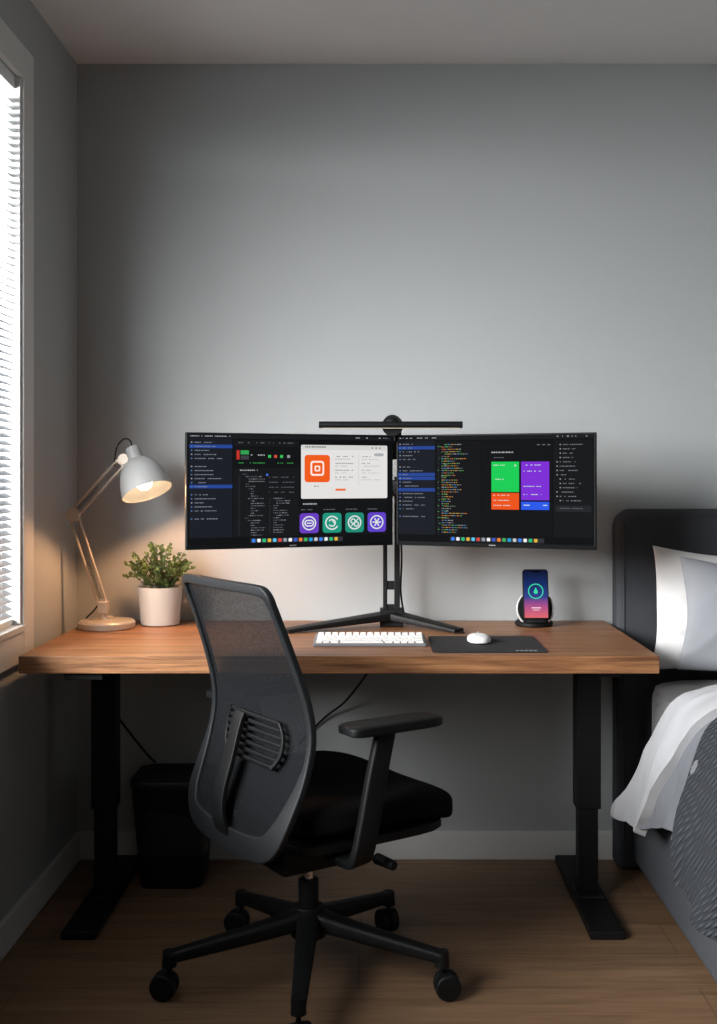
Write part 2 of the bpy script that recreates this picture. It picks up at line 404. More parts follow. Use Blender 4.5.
def monitor(a, bb, u0, u1, draw, label):
    A = Vector((a[0], a[1], 0)); B = Vector((bb[0], bb[1], 0)); d = (B-A); Wd = d.length; d.normalize()
    nrm = Vector((d.y, -d.x, 0)); Z0, Z1 = 1.005, 1.319
    R = Matrix((( d.x, -nrm.x, 0, 0), (d.y, -nrm.y, 0, 0), (0, 0, 1, 0), (0, 0, 0, 1)))
    mid = (A+B)/2
    g = group('monitor', label, 'monitor', (mid.x, mid.y, Z0))
    T = Matrix.Translation((mid.x, mid.y, 0)) @ R   # local: x along width, y backwards
    bm = NB(); span(bm, -Wd/2, Wd/2, 0.0, 0.016, Z0, Z1)
    obj('case', bm, m_dplastic, g, bevel=0.002, T=T)
    bm = NB(); superbox(bm, (0, 0.022, (Z0+Z1)/2-0.01), (Wd*0.8, 0.04, 0.24), 8, 6)
    obj('rear_housing', bm, m_dplastic, g, T=T)
    bm = NB(); span(bm, -Wd/2+0.001, Wd/2-0.001, -0.0012, 0.002, Z0, Z0+0.011)
    obj('chin', bm, mat('monitor_chin', C(13, 14, 15), 0.6, spec=.05), g, T=T)
    def fn(px, py, L):
        x = -Wd/2+(px-u0)/(u1-u0)*Wd; z = Z1-(py-434)/(547.5-434)*(Z1-Z0)
        return T @ Vector((x, -0.0006-0.00025*L, z))
    D = Disp(fn); draw(D); D.build('screen', g)
    bm = NB()
    for k in range(4):
        x = -0.010+0.005*k; span(bm, x, x+0.0034, -0.0017, -0.001, Z0+0.0045, Z0+0.0075)
    obj('emblem', bm, mat('emblem_grey', C(130, 130, 130), 0.5), g, smooth=False, T=T)
    return g

def left_draw(d):
    d.rect(187.6, 435.4, 392.8, 543.4, C(13, 14, 16), 0)
    menubar(d, 188, 392.5, 435.8)
    sidebar(d, 189, 230, 440, 536, (1, 11))
    d.rect(231, 441, 296, 536, C(22, 23, 26), 1)
    d.dashes(236, 290, 443, 1.5, G, 2, .5); d.rect(231, 447, 296, 468, C(16, 17, 20), 2)
    d.rect(234, 451, 237, 460, C(190, 50, 40), 3); d.rect(238, 451, 246, 455, C(50, 160, 80), 3); d.rect(238, 456, 246, 460, C(60, 60, 66), 3)
    d.dashes(248, 262, 455, 1.8, W, 3)
    for x, c in ((265, C(60, 190, 90)), (271, C(210, 80, 60)), (277, C(60, 190, 90)), (284, C(150, 150, 155))): d.rect(x, 455.4, x+2.8, 458.2, c, 3)
    d.dashes(236, 290, 463, 1.2, C(60, 170, 80), 3, 0.6)
    d.dashes(236, 256, 470, 1.8, W, 3)
    d.rect(263, 474, 265, 476, C(70, 120, 220), 3)
    code(d, 236, 262, 474, 534, PALG)
    for k in range(4):
        d.dashes(266, 275, 477+k*5, 1.2, G, 3); d.dashes(278, 291, 477+k*5, 1.2, C(95, 98, 104), 3)
    code(d, 266, 292, 498, 532, PALG)
    # white window
    d.rrect(298, 445, 388, 499, 1.5, C(228, 226, 224), 2)
    d.rect(298.5, 445, 387.5, 450, C(212, 211, 210), 3); d.dashes(302, 326, 446.5, 1.8, C(60, 60, 62), 4)
    for k in range(3): d.disc(380-k*4, 447.6, 0.9, C(120, 120, 122), 4, 10)
    og = C(240, 92, 28); cr = C(255, 236, 224)
    d.rrect(301.5, 455, 327.5, 482.5, 3, og, 3)
    d.rrect(307.5, 461, 321.5, 476, 2.6, cr, 4); d.rrect(309.2, 462.8, 319.8, 474.2, 1.6, og, 5)
    d.rrect(311.6, 465.8, 317.4, 471.6, 1.2, cr, 6); d.rrect(313, 467.2, 316, 470.2, .6, og, 7)
    d.dashes(311, 319, 486, 1.3, C(70, 70, 72), 4)
    for k in range(4):
        yy = 456+k*7
        d.dashes(333, 352, yy, 1.3, C(110, 110, 112), 4); d.dashes(333, 348, yy+2.8, 1.2, C(165, 165, 167), 4)
        d.dashes(361, 370, yy, 1.3, C(130, 130, 132), 4); d.dashes(361, 380, yy+2.8, 1.2, C(175, 175, 177), 4)
    d.rrect(374, 453, 384, 456, 1, C(170, 172, 176), 4)
    d.rrect(333, 489, 344, 491.2, 1, C(235, 110, 60), 4); d.line(357.5, 454, 357.5, 486, .5, C(200, 200, 200), 4)
    # lower dark panel
    d.rect(297, 500, 389, 536, C(18, 19, 22), 1)
    d.dashes(300, 314, 503.5, 2.4, W, 3, 1)
    for x in (298, 321, 344, 367): d.dashes(x, x+12, 509.5, 1.6, G, 3, 0.9)
    for x, c in ((296.5, C(104, 62, 190)), (320, C(30, 150, 125)), (343.5, C(32, 140, 118)), (367, C(98, 66, 200))):
        d.rrect(x, 513.5, x+19.5, 533.5, 3, c, 3)
    wc = C(222, 228, 228)
    cy = 523.5
    cx = 306.2; c = C(104, 62, 190)
    d.ring(cx, cy, 7.2, 1.3, wc, 4); d.ring(cx-1.4, cy, 3.6, 1.4, wc, 4, 60, 300); d.ring(cx+1.4, cy, 3.6, 1.4, wc, 4, -120, 120); d.line(cx-2.5, cy, cx+2.5, cy, 1.2, wc, 4)
    cx = 329.7; d.ring(cx, cy, 7.2, 1.4, wc, 4, 30, 330); d.ring(cx, cy, 4, 1.3, wc, 4, -150, 150); d.line(cx, cy-3, cx+3, cy+1, 1.2, wc, 4)
    cx = 353.2; d.ring(cx, cy, 7.2, 1.4, wc, 4); d.ring(cx-1.6, cy-1.4, 2.8, 1.2, wc, 4); d.ring(cx+1.8, cy+1.6, 2.8, 1.2, wc, 4); d.line(cx-3.6, cy+3.6, cx+3.6, cy-3.6, 1.0, wc, 4)
    cx = 376.7; d.ring(cx, cy, 7.2, 1.3, wc, 4)
    for k in range(6):
        a = math.radians(60*k); d.line(cx, cy, cx+4.6*math.cos(a), cy+4.6*math.sin(a), 1.3, wc, 4)
    dock(d, 249, 340, 538)
def right_draw(d):
    d.rect(397.2, 435.4, 594.6, 543.4, C(13, 14, 16), 0)
    menubar(d, 397.5, 594.3, 435.8)
    sidebar(d, 398, 437, 440, 536, (1, 8, 9, 12))
    d.rect(438, 441, 484, 536, C(19, 20, 23), 1); code(d, 440, 478, 444, 534, PAL)
    for y in range(446, 534, 6): d.dashes(440, 450, y, 1.2, C(70, 150, 80), 3, 0.5)
    d.rect(485, 441, 555, 536, C(17, 18, 21), 1)
    d.dashes(495, 517, 452, 2.2, W, 3, 1); d.dashes(495, 508, 457.5, 1.3, G, 3)
    for x, w in ((540, 3), (545, 3), (550, 3)): d.rect(x, 445, x+w, 446, G, 3)
    d.rect(495, 462, 522.5, 492, C(26, 205, 86), 3); d.rect(495, 493, 522.5, 509.5, C(238, 84, 26), 3)
    d.rect(524.5, 462, 552, 500, C(126, 48, 214), 3); d.rect(524.5, 501.5, 552, 509.5, C(44, 90, 235), 3)
    wl = C(210, 224, 218)
    for y in (465, 479): d.dashes(497, 509, y, 1.4, wl, 4)
    for y in (495, 500, 505): d.dashes(497, 514, y, 1.3, wl, 4)
    for y in (465, 471, 486, 494): d.dashes(527, 544, y, 1.3, wl, 4)
    d.rect(518, 465, 519.6, 466.6, wl, 4); d.rect(527, 504.5, 533, 505.4, wl, 4); d.rect(546, 504.5, 550, 505.4, wl, 4)
    d.rect(556, 441, 594, 536, C(22, 23, 26), 1)
    y = 445
    while y < 500:
        x = 559+random.choice((0, 0, 3)); d.rect(x, y, x+1.1, y+1.1, C(165, 165, 169), 3); d.dashes(x+3, x+random.uniform(10, 22), y+0.2, 1.3, C(125, 128, 133), 3); y += 4.2
    d.rrect(558, 505, 592, 511, 1, C(36, 38, 42), 2); d.dashes(562, 584, 507.2, 1.5, G, 3)
    dock(d, 454, 546, 538)
monitor((-0.516, 2.98), (0.037, 3.20), 186, 394.3, left_draw, 'black monitor showing a dark editor and white window with orange icon')
monitor((0.047, 3.20), (0.574, 2.98), 396, 596, right_draw, 'black monitor showing code beside green, orange, purple and blue blocks')

# stand
st = group('monitor_stand', 'black dual monitor stand with splayed feet on the desk', 'monitor stand', (0.035, 3.36, 0.75))
bm = NB()
for tip in ((-0.272, 3.225), (0.228, 3.225)):
    h = Vector((0.035, 3.375, 0.783)); e = Vector((tip[0], tip[1], 0.757))
    pts = [h+(e-h)*k/8 for k in range(9)]
    sweep(bm, pts, lambda i: rsec(0.07-0.003*i, 0.022-0.0016*i, 0.12, 2), nrm=(0, 0, 1))
    box(bm, (e.x, e.y, 0.7525), (0.03, 0.03, 0.004))
box(bm, (0.035, 3.38, 0.777), (0.07, 0.06, 0.05))
obj('base', bm, m_blk, st, angle=30, bevel=0.001)
bm = NB()
span(bm, 0.009, 0.022, 3.365, 3.39, 0.78, 1.20); span(bm, 0.043, 0.060, 3.365, 3.39, 0.78, 1.20)
for z in (.79, .86, 1.15): span(bm, 0.009, 0.060, 3.368, 3.388, z, z+.025)
obj('pole', bm, m_blk, st, bevel=0.002)
bm = NB()
for e in ((-0.262, 3.152), (0.334, 3.152)):
    sweep(bm, [Vector((0.035, 3.37, 1.165)), Vector((e[0]*0.5+0.0175, 3.29, 1.165)), Vector((e[0], e[1], 1.165))], lambda i: rsec(0.02, 0.05, 0.3), nrm=(0, 0, 1))
obj('arm', bm, m_blk, st, angle=50)
bm = NB(); tube(bm, smoothpts([(0.062, 3.40, 1.1), (0.066, 3.42, 0.95), (0.064, 3.41, 0.84), (0.085, 3.44, 0.757), (0.13, 3.48, 0.7545)], 8), 0.003, 8); obj('cord', bm, m_blk, st)

# light bar
lb = group('monitor_light_bar', 'slim black light bar clamped above the monitors, glowing warm underneath', 'light bar', (0.03, 3.12, 1.32))
bm = NB(); tube(bm, [(-0.17, 3.12, 1.345), (0.0, 3.12, 1.345), (0.230, 3.12, 1.345)], 0.0095, 20); obj('bar', bm, m_dplastic, lb)
bm = NB(); span(bm, -0.16, 0.222, 3.1165, 3.1245, 1.3345, 1.3365); obj('diffuser', bm, m_barled, lb, smooth=False, label='warm glowing strip')
bm = NB(); cyl(bm, (0.035, 3.135, 1.343), (0.035, 3.17, 1.343), 0.03, 0.026, 32); ball(bm, (0.035, 3.155, 1.348), 0.027, 20)
obj('knob', bm, m_dplastic, lb, bevel=0.002)
bm = NB(); span(bm, 0.0395, 0.0445, 3.165, 3.24, 1.30, 1.34); box(bm, (0.042, 3.25, 1.29), (0.04, 0.02, 0.08)); obj('clamp', bm, m_dplastic, lb, bevel=0.002)

# ------------------------------------------------------------ keyboard
kb = group('keyboard', 'slim white wireless keyboard lying on the desk', 'keyboard', (-0.028, 3.03, 0.75))
kx0, kx1, ky0, ky1 = -0.178, 0.123, 2.962, 3.098
bm = NB(); span(bm, kx0, kx1, ky0, ky1, 0.75, 0.759)
for v in bm.verts:
    if v.co.z > 0.755 and v.co.y > 3.0: v.co.z += 0.008
obj('case', bm, m_kbody, kb, bevel=0.003)
def keymesh(w, h):
    b2 = NB(); box(b2, (0, 0, 0.003), (w, h, 0.006)); me = bpy.data.meshes.new('key')
    for v in b2.verts:
        if v.co.z > 0.003: v.co.x *= 0.9; v.co.y *= 0.9
    b2.to_mesh(me); b2.free(); me.materials.append(m_keyw); return me
proto = {}
kw, kd = 0.0192, 0.0212
for r in range(6):
    yc = ky1-0.0145-r*kd; x = kx0+0.0065
    widths = [1]*15
    if r == 5: widths = [1, 1, 1.25, 6.25, 1.25, 1, 1, 1, 1.25]
    elif r == 2: widths = [1.5]+[1]*12+[1.5]
    elif r == 3: widths = [1.75]+[1]*11+[2.25]
    elif r == 4: widths = [2.25]+[1]*11+[1.75]
    for wi in widths:
        if wi not in proto: proto[wi] = keymesh(kw*wi-0.0034, kd-0.0040)
        o = bpy.data.objects.new('key', proto[wi]); COL.objects.link(o)
        o.location = (x+kw*wi/2, yc, 0.7585+0.008*(yc-ky0)/(ky1-ky0)); reparent(o, kb)
        x += kw*wi

# mouse pad and mouse
mp_ = group('mouse_pad', 'black rectangular mouse pad on the desk beside the keyboard', 'mouse pad', (0.28, 3.0, 0.75))
bm = NB(); z0 = 0.75
pts = [(0.282+a, 3.003+b_) for a, b_ in rsec(0.295, 0.285, 0.05, 4)]
lo = [bm.verts.new((x, y, z0)) for x, y in pts]; hi = [bm.verts.new((x, y, z0+0.003)) for x, y in pts]
bm.faces.new(lo); bm.faces.new(hi)
for i in range(len(pts)): bm.faces.new((lo[i], lo[(i+1) % len(pts)], hi[(i+1) % len(pts)], hi[i]))
obj('mat_surface', bm, m_pad, mp_)
bm = NB()
for k in range(5): span(bm, 0.350+k*0.0115, 0.358+k*0.0115, 2.878, 2.889, 0.753, 0.7534)
obj('printed_mark', bm, m_padmark, mp_, smooth=False)
ms_ = group('computer_mouse', 'smooth white wireless mouse resting on the black pad', 'mouse', (0.268, 3.03, 0.753))
bm = NB()
def mfn(q):
    if q.z < 0: q.z = q.z*0.25
    else: q.z *= 1.0-0.25*max(0, q.y/0.055)
    q.x *= 1-0.12*(q.y/0.055)**2
    return q
superbox(bm, (0.268, 3.035, 0.7577), (0.064, 0.11, 0.038), 2.7, 8, fn=mfn); obj('mouse_body', bm, m_white, ms_, subsurf=1)
bm = NB(); cyl(bm, (0.265, 3.07, 0.7725), (0.271, 3.07, 0.7725), 0.004, n=16); obj('scroll_wheel', bm, m_padmark, ms_)

# ------------------------------------------------------------ phone on charger
ch = group('wireless_charger', 'round white and black charging stand on the desk holding a phone', 'charger', (0.462, 3.37, 0.75))
bm = NB(); lathe(bm, [(0, 0.75), (0.052, 0.75), (0.057, 0.754), (0.057, 0.762), (0.05, 0.768), (0, 0.768)], Matrix.Translation((0.465, 3.385, 0)))
obj('base', bm, m_dplastic, ch)
tilt = Matrix.Rotation(math.radians(-12), 4, 'X')
PT = Matrix.Translation((0.466, 3.345, 0.768)) @ tilt     # local x right, z up, front -y
DM = PT @ Matrix.Translation((0, 0.010, 0.038)) @ Matrix.Rotation(math.radians(90), 4, 'X')
bm = NB(); lathe(bm, [(0.0515, 0.004), (0.054, 0.007), (0.0565, 0.005), (0.0575, 0.0), (0.057, -0.008), (0.052, -0.012), (0, -0.012), (0, .002), (.0515, .002)], DM, 48, closed=True)
obj('pad_rim', bm, m_rim, ch, label='white ring rim')
bm = NB(); lathe(bm, [(0.0, .0035), (0.051, 0.0035), (0.051, 0.0055), (0, .0055)], DM, 48)
obj('pad_face', bm, m_dplastic, ch)
bm = NB(); superbox(bm, (0, -0.004, -0.001), (0.06, 0.03, 0.012), 6, 4); obj('ledge', bm, m_dplastic, ch, T=PT)
ph = group('smartphone', 'dark smartphone with a glowing blue and pink screen on the charger', 'phone', (0.465, 3.34, 0.776))
bm = NB(); b2 = rsec(0.077, 0.149, 0.13, 5)
f_ = [bm.verts.new((a, -0.012, 0.0805+b_)) for a, b_ in b2]; k_ = [bm.verts.new((a, -0.004, 0.0805+b_)) for a, b_ in b2]
bm.faces.new(f_); bm.faces.new(k_)
for i in range(len(b2)): bm.faces.new((f_[i], f_[(i+1) % len(b2)], k_[(i+1) % len(b2)], k_[i]))
obj('phone_body', bm, m_dplastic, ph, T=PT, bevel=0.001)
D = Disp(lambda x, y, L: PT @ Vector((x, -0.0122-0.0002*L, 0.0805-y)))
stops = [(-0.071, C(14, 18, 40)), (-0.03, C(22, 44, 100)), (0.01, C(50, 66, 140)), (0.035, C(170, 80, 140)), (0.071, C(225, 105, 110))]
for (y0, c0), (y1, c1) in zip(stops[:-1], stops[1:]): D.grad(-0.035, y0, 0.035, y1, c0, c1, 0)
D.ring(0, -0.008, 0.023, 0.0028, C(60, 225, 170), 1); D.disc(0, -0.006, 0.006, C(60, 225, 170), 1); D.poly([(-0.0055, -0.008), (0.0055, -0.008), (0, -0.020)], C(60, 225, 170), 1)
D.rect(-0.012, -0.069, 0.012, -0.065, C(0, 0, 0), 1); D.rect(-0.014, 0.040, 0.014, 0.043, C(250, 220, 230), 1); D.rect(-0.010, 0.047, 0.010, 0.049, C(250, 210, 220), 1)
D.build('screen', ph)

# ------------------------------------------------------------ desk lamp
LY = 3.33
lamp = group('desk_lamp', 'cream articulated desk lamp with a lit grey-white shade beside the plant', 'lamp', (-0.8125, LY, 0.75))
bm = NB(); lathe(bm, [(0, 0.75), (0.08, 0.75), (0.083, 0.754), (0.083, 0.768), (0.078, 0.774), (0.02, 0.777), (0.018, 0.785), (0, 0.785)], Matrix.Translation((-0.8125, LY, 0)), 48)
obj('lamp_base', bm, m_cream, lamp)
j0 = Vector((-0.822, LY, 0.812)); j1 = Vector((-0.912, LY, 1.088)); j2 = Vector((-0.758, LY-0.01, 1.252))
bm = NB(); cyl(bm, (-0.82, LY, 0.78), j0, 0.011); box(bm, j0, (0.03, 0.03, 0.035)); obj('socket', bm, m_cream, lamp, bevel=0.003)
def twin(a, b_, g, name):
    bm = NB(); d = (b_-a).normalized(); n = Vector((-d.z, 0, d.x))
    for s in (-1, 1): cyl(bm, a+n*g*s, b_+n*g*s, 0.0039, n=12)
    for q in (0.02, 0.98): box(bm, a+(b_-a)*q, (0.032, 0.018, 0.030), Matrix.Rotation(-math.atan2(d.z, d.x), 4, 'Y'))
    obj(name, bm, m_cream, lamp, bevel=0.0012)
    bm = NB(); p0 = a+(b_-a)*0.10; p1 = a+(b_-a)*0.50; u = Vector((0, 1, 0)); pts = []
    for i in range(0, 16*10):
        ang = i*2*math.pi/10; pts.append(p0+(p1-p0)*(i/159)+Vector((0, -.004, 0))+(n*math.cos(ang)+u*math.sin(ang))*0.005)
    tube(bm, pts, 0.0013, 5); obj('spring', bm, m_steel, lamp)
twin(j0, j1, 0.0125, 'lower_arm'); twin(j1, j2, 0.0125, 'upper_arm')
for j, r in ((j1, .020), (j2, .017)):
    bm = NB(); cyl(bm, j-Vector((0, 0.014, 0)), j+Vector((0, 0.014, 0)), r); obj('joint', bm, m_cream, lamp, bevel=0.002)
ax = Vector((0.40, -0.30, -1.0)).normalized()     # direction the shade points
top = Vector((-0.732, LY-0.02, 1.286))
Q = ax.to_track_quat('Z', 'Y').to_matrix().to_4x4(); SM = Matrix.Translation(top) @ Q
bm = NB(); cyl(bm, j2, top+ax*0.02, 0.008); obj('head_bracket', bm, m_cream, lamp)
bm = NB(); prof = [(0.021, 0.040), (0.030, 0.043), (0.044, 0.052), (0.056, 0.068), (0.064, 0.088), (0.070, 0.112), (0.0735, 0.136), (0.075, 0.146)]
lathe(bm, prof, SM, 48); obj('lamp_shade', bm, m_shade, lamp, recalc=True)
bm = NB(); lathe(bm, [(0, 0), (0.018, 0.0), (0.0215, 0.003), (0.022, 0.010), (0.022, 0.034), (0.025, 0.036), (0.025, 0.043), (0, .043)], SM, 40); obj('shade_cap', bm, m_shade, lamp)
bm = NB(); lathe(bm, [(0, 0.045), (0.028, 0.046), (0.042, 0.055), (0.054, 0.070), (0.062, 0.089), (0.068, 0.112), (0.0715, 0.136), (0.0735, 0.146)], SM, 48); obj('shade_lining', bm, m_shadein, lamp)
bc = top+ax*0.114
bm = NB(); ball(bm, bc, 0.025, 20); cyl(bm, top+ax*0.05, bc, 0.013, 0.018, 16); obj('light_bulb', bm, m_bulb, lamp, label='glowing warm bulb')
bm = NB(); tube(bm, smoothpts([j2+Vector((-0.03, 0, -0.02)), j2+Vector((-0.022, 0, 0.035)), j2+Vector((0.0, 0, 0.060)), j2+Vector((0.018, 0, 0.054)), top], 8), 0.0022, 8)
obj('cord_loop', bm, m_blk, lamp, label='black cord loop')
bm = NB(); tube(bm, smoothpts([(-0.835, LY+0.015, 0.83), (-0.86, LY+0.05, 0.80), (-0.895, LY+0.06, 0.765), (-0.90, LY+0.10, 0.754), (-0.90, LY+0.17, 0.754)], 8), 0.0025, 8); obj('cord', bm, m_blk, lamp, label='black power cord')

# ------------------------------------------------------------ plant
PX, PY = -0.668, 3.405
pl = group('potted_plant', 'small bushy green plant in a white ceramic pot on the desk', 'plant', (PX, PY, 0.75))
bm = NB(); lathe(bm, [(0, 0.75), (0.052, 0.75), (0.058, 0.754), (0.066, 0.86), (0.0665, 0.866), (0.062, 0.866), (0.060, 0.85), (0, 0.85)], Matrix.Translation((PX, PY, 0)), 48); obj('pot', bm, m_pot, pl)
bm = NB(); lathe(bm, [(0, 0.856), (0.03, 0.857), (0.0605, 0.853), (0.0605, 0.85), (0, 0.85)], Matrix.Translation((PX, PY, 0)), 32); obj('soil', bm, m_soil, pl)
bs = NB(); bf = NB()
def leaf(bm, p, d, L, w):
    d = d.normalized(); s = d.cross(Vector((random.uniform(-1, 1), random.uniform(-1, 1), random.uniform(-.3, 1)))).normalized(); nn = s.cross(d)
    q = [p, p+d*L*.3+s*w+nn*w*.3, p+d*L*.7+s*w*.9+nn*w*.2, p+d*L, p+d*L*.7-s*w*.9+nn*w*.2, p+d*L*.3-s*w+nn*w*.3, p+d*L*.5-nn*w*.1]
    v = [bm.verts.new(x) for x in q]
    for a, b_ in ((0, 1), (1, 2), (2, 3), (3, 4), (4, 5), (5, 0)): bm.faces.new((v[a], v[b_], v[6]))
for k in range(62):
    az = random.uniform(0, 6.283); spread = random.random()**0.5
    tip = Vector((PX+math.cos(az)*0.106*spread-0.003, PY-0.012+math.sin(az)*0.07*spread, 0.872+0.116*math.sqrt(max(0.04, 1-0.8*spread**2))*random.choice((.5, .75, .9, 1.0, 1.1))*random.uniform(.9, 1.0)))
    b0 = Vector((PX+math.cos(az)*0.03*spread, PY+math.sin(az)*0.03*spread, 0.855))
    mid = (b0+tip)/2+Vector((0, 0, 0.015)); pts = smoothpts([b0, mid, tip], 5)
    tube(bs, pts, 0.0009, 5)
    for i, p in enumerate(pts[2:]):
        for s in range(2):
            dd = Vector((math.cos(az)*.6+random.uniform(-1, 1), math.sin(az)*.6+random.uniform(-1, 1), random.uniform(-.2, 1)))
            if p.y > WY-0.045: dd.y = -abs(dd.y)
            leaf(bf, p, dd, random.uniform(.010, .015), random.uniform(.0038, .0056))
obj('stems', bs, m_stem, pl); obj('foliage', bf, m_leaf, pl, recalc=False)

# ------------------------------------------------------------ waste bin
bn = group('waste_bin', 'black tapered waste bin with a liner standing under the desk', 'bin', (-0.61, 3.34, 0))
def frust(bm, levels, cx, cy):
    rings = []
    for w, d, z in levels: rings.append([bm.verts.new((cx+a, cy+b_, z)) for a, b_ in rsec(w, d, 0.22, 5)])
    for A, B in zip(rings[:-1], rings[1:]):
        for i in range(len(A)): bm.faces.new((A[i], A[(i+1) % len(A)], B[(i+1) % len(A)], B[i]))
    bm.faces.new(rings[0]); bm.faces.new(rings[-1])
bm = NB(); frust(bm, [(0.18, 0.16, 0), (0.184, 0.164, 0.004), (0.230, 0.214, 0.308), (0.234, 0.218, 0.309), (0.234, 0.218, 0.313), (0.228, 0.212, 0.313), (0.182, 0.165, 0.02)], -0.612, 3.34)
obj('bin_body', bm, m_bin, bn)
bm = NB(); frust(bm, [(0.237, 0.221, 0.300), (0.238, 0.222, 0.314), (0.235, 0.219, 0.317), (0.225, 0.209, 0.313), (0.216, 0.200, 0.24), (0.2, 0.19, 0.10)], -0.612, 3.34)
for v in bm.verts:
    v.co += Vector(noise.noise_vector(v.co*40))*0.003
obj('liner', bm, m_bag, bn)

# ------------------------------------------------------------ office chair
OX, OY = -0.171, 2.68; F = math.atan2(0.56, 0.828)
CT = Matrix.Translation((OX, OY, 0)) @ Matrix.Rotation(F, 4, 'Z')   # local +x forward, +y sitter's left
chair = group('office_chair', 'black and grey ergonomic mesh office chair turned at the desk', 'chair', (OX, OY, 0))
def interp(tab, z):
    if z <= tab[0][0]: return tab[0][1]
    for (a, va), (b_, vb) in zip(tab[:-1], tab[1:]):
        if z <= b_:
            t = (z-a)/(b_-a); return va+(vb-va)*t
    return tab[-1][1]
def profile(z):
    tab = [(.37, -.222), (.44, -.208), (.52, -.172), (.58, -.150), (.64, -.140), (.70, -.146), (.78, -.170), (.87, -.202), (.98, -.246)]
    return sum(interp(tab, z+k*0.012) for k in (-2, -1, 0, 1, 2))/5
def bsurf(y, z, back=0): return Vector((profile(z)+0.22*y*y-back, y, z))
half = [(0.0, .958), (.10, .958), (.18, .957), (.204, .949), (.212, .925), (.215, .87), (.223, .78), (.231, .69), (.236, .62), (.235, .56), (.228, .50), (.213, .44), (.180, .400), (.12, .386), (0, .382)]
loop = half+[(-y, z) for y, z in reversed(half[1:-1])]
lp = smoothpts([Vector((y, z, 0)) for y, z in loop], 5, True)
pts = [bsurf(p.x, p.y) for p in lp]
def fsec(i):
    z = lp[i].y; w = 0.018 if z > .58 else 0.018+0.038*min(1, (.58-z)/.16)
    if z > .93: w = 0.022
    return rsec(w, 0.017, 0.25, 4)
bm = NB(); sweep(bm, pts, fsec, nrm=(1, 0, 0), closed=True)
obj('backrest_frame', bm, m_plastic, chair, T=CT, angle=60)
# mesh panel
bm = NB(); NZ, NY = 36, 16; grid = []
hw = sorted([(z, y) for y, z in half[2:-1]])
for i in range(NZ+1):
    z = .390+(.952-.390)*i/NZ; w = interp(hw, z)-0.004
    grid.append([bm.verts.new(bsurf(w*(2*j/NY-1), z)) for j in range(NY+1)])
for i in range(NZ):
    for j in range(NY): bm.faces.new((grid[i][j], grid[i][j+1], grid[i+1][j+1], grid[i+1][j]))
obj('backrest_mesh', bm, m_mesh, chair, T=CT, label='see-through charcoal mesh panel')
# lumbar support: curved slats between two slim edge bars
bm = NB()
LYC = -.024; LZ = .606
for s in (-1, 1):
    ps = smoothpts([bsurf(LYC+s*.112, LZ+.050, .018), bsurf(LYC+s*.130, LZ+.02, .018), bsurf(LYC+s*.130, LZ-.02, .018), bsurf(LYC+s*.108, LZ-.050, .018)], 4)
    sweep(bm, ps, lambda i: rsec(.011, .008, .35, 3), nrm=(1, 0, 0))
for z in (-.048, -.032, -.016, 0, .016, .032, .048):
    hwid = .130*(1-.16*abs(z/.048)**3)
    sweep(bm, [bsurf(LYC+hwid*(2*j/10-1), LZ+z, .017) for j in range(11)], lambda i: rsec(.007, .0095, .35, 3), nrm=(0, 0, 1))
obj('lumbar_support', bm, m_dplastic, chair, T=CT, angle=60)
bm = NB()
ps = smoothpts([bsurf(0.02, .655, .026), bsurf(0.02, .63, .036), bsurf(0.015, .56, .044), bsurf(0.01, .48, .038), Vector((-.232, 0, .415)), Vector((-.19, 0, .365)), Vector((-.05, 0, .335))], 6)
sweep(bm, ps, lambda i: rsec(0.038+.0008*i, 0.012, 0.2, 4), nrm=(1, 0, .2))
obj('back_spine', bm, m_dplastic, chair, T=CT, angle=60)
# seat
bm = NB()
def sfn(q):
    if q.x > 0.05: q.z -= 0.045*((q.x-0.05)/0.19)**2
    q.z += 0.012*(q.y/0.24)**2
    q.y *= 1-0.06*max(0, q.x/0.24)
    return q
superbox(bm, (0.075, 0, 0.436), (0.48, 0.49, 0.088), 4.5, 14, fn=sfn); obj('seat', bm, m_seatfab, chair, T=CT, label='black fabric seat cushion')
bm = NB(); superbox(bm, (0.06, 0, 0.380), (0.42, 0.43, 0.032), 7, 8)
obj('seat_pan', bm, m_dplastic, chair, T=CT)
bm = NB(); box(bm, (0, 0, 0.325), (0.22, 0.15, 0.085)); box(bm, (-0.09, 0, .33), (0.1, .08, .05)); cyl(bm, (0, 0, .27), (0, 0, .30), 0.035); obj('tilt_mechanism', bm, m_dplastic, chair, T=CT, bevel=0.008)
bm = NB(); cyl(bm, (0.03, -0.05, .335), (0.06, -0.23, .335), 0.006); cyl(bm, (0.058, -0.205, .335), (0.066, -0.265, .333), 0.013, .011); obj('lever', bm, m_dplastic, chair, T=CT, bevel=0.003)
# arms
for s in (-1, 1):
    sh = 0.0 if s < 0 else -0.07
    bm = NB(); superbox(bm, (0.060+sh, s*0.262, .649), (0.245, 0.082, 0.024), 7, 10); obj('armrest_pad', bm, m_dplastic, chair, T=CT)
    bm = NB()
    ps = smoothpts([Vector((-.02, s*.12, .352)), Vector((-.02, s*.235, .352)), Vector((-.018, s*.262, .375)), Vector((-0.005, s*.267, .44)), Vector((.02+sh*.4, s*.265, .55)), Vector((.045+sh, s*.262, .640))], 6)
    sweep(bm, ps, lambda i: rsec(0.022, 0.060-0.0004*i, 0.3, 4) , nrm=(1, 0, .15))
    obj('armrest_post', bm, m_dplastic, chair, T=CT, angle=60)
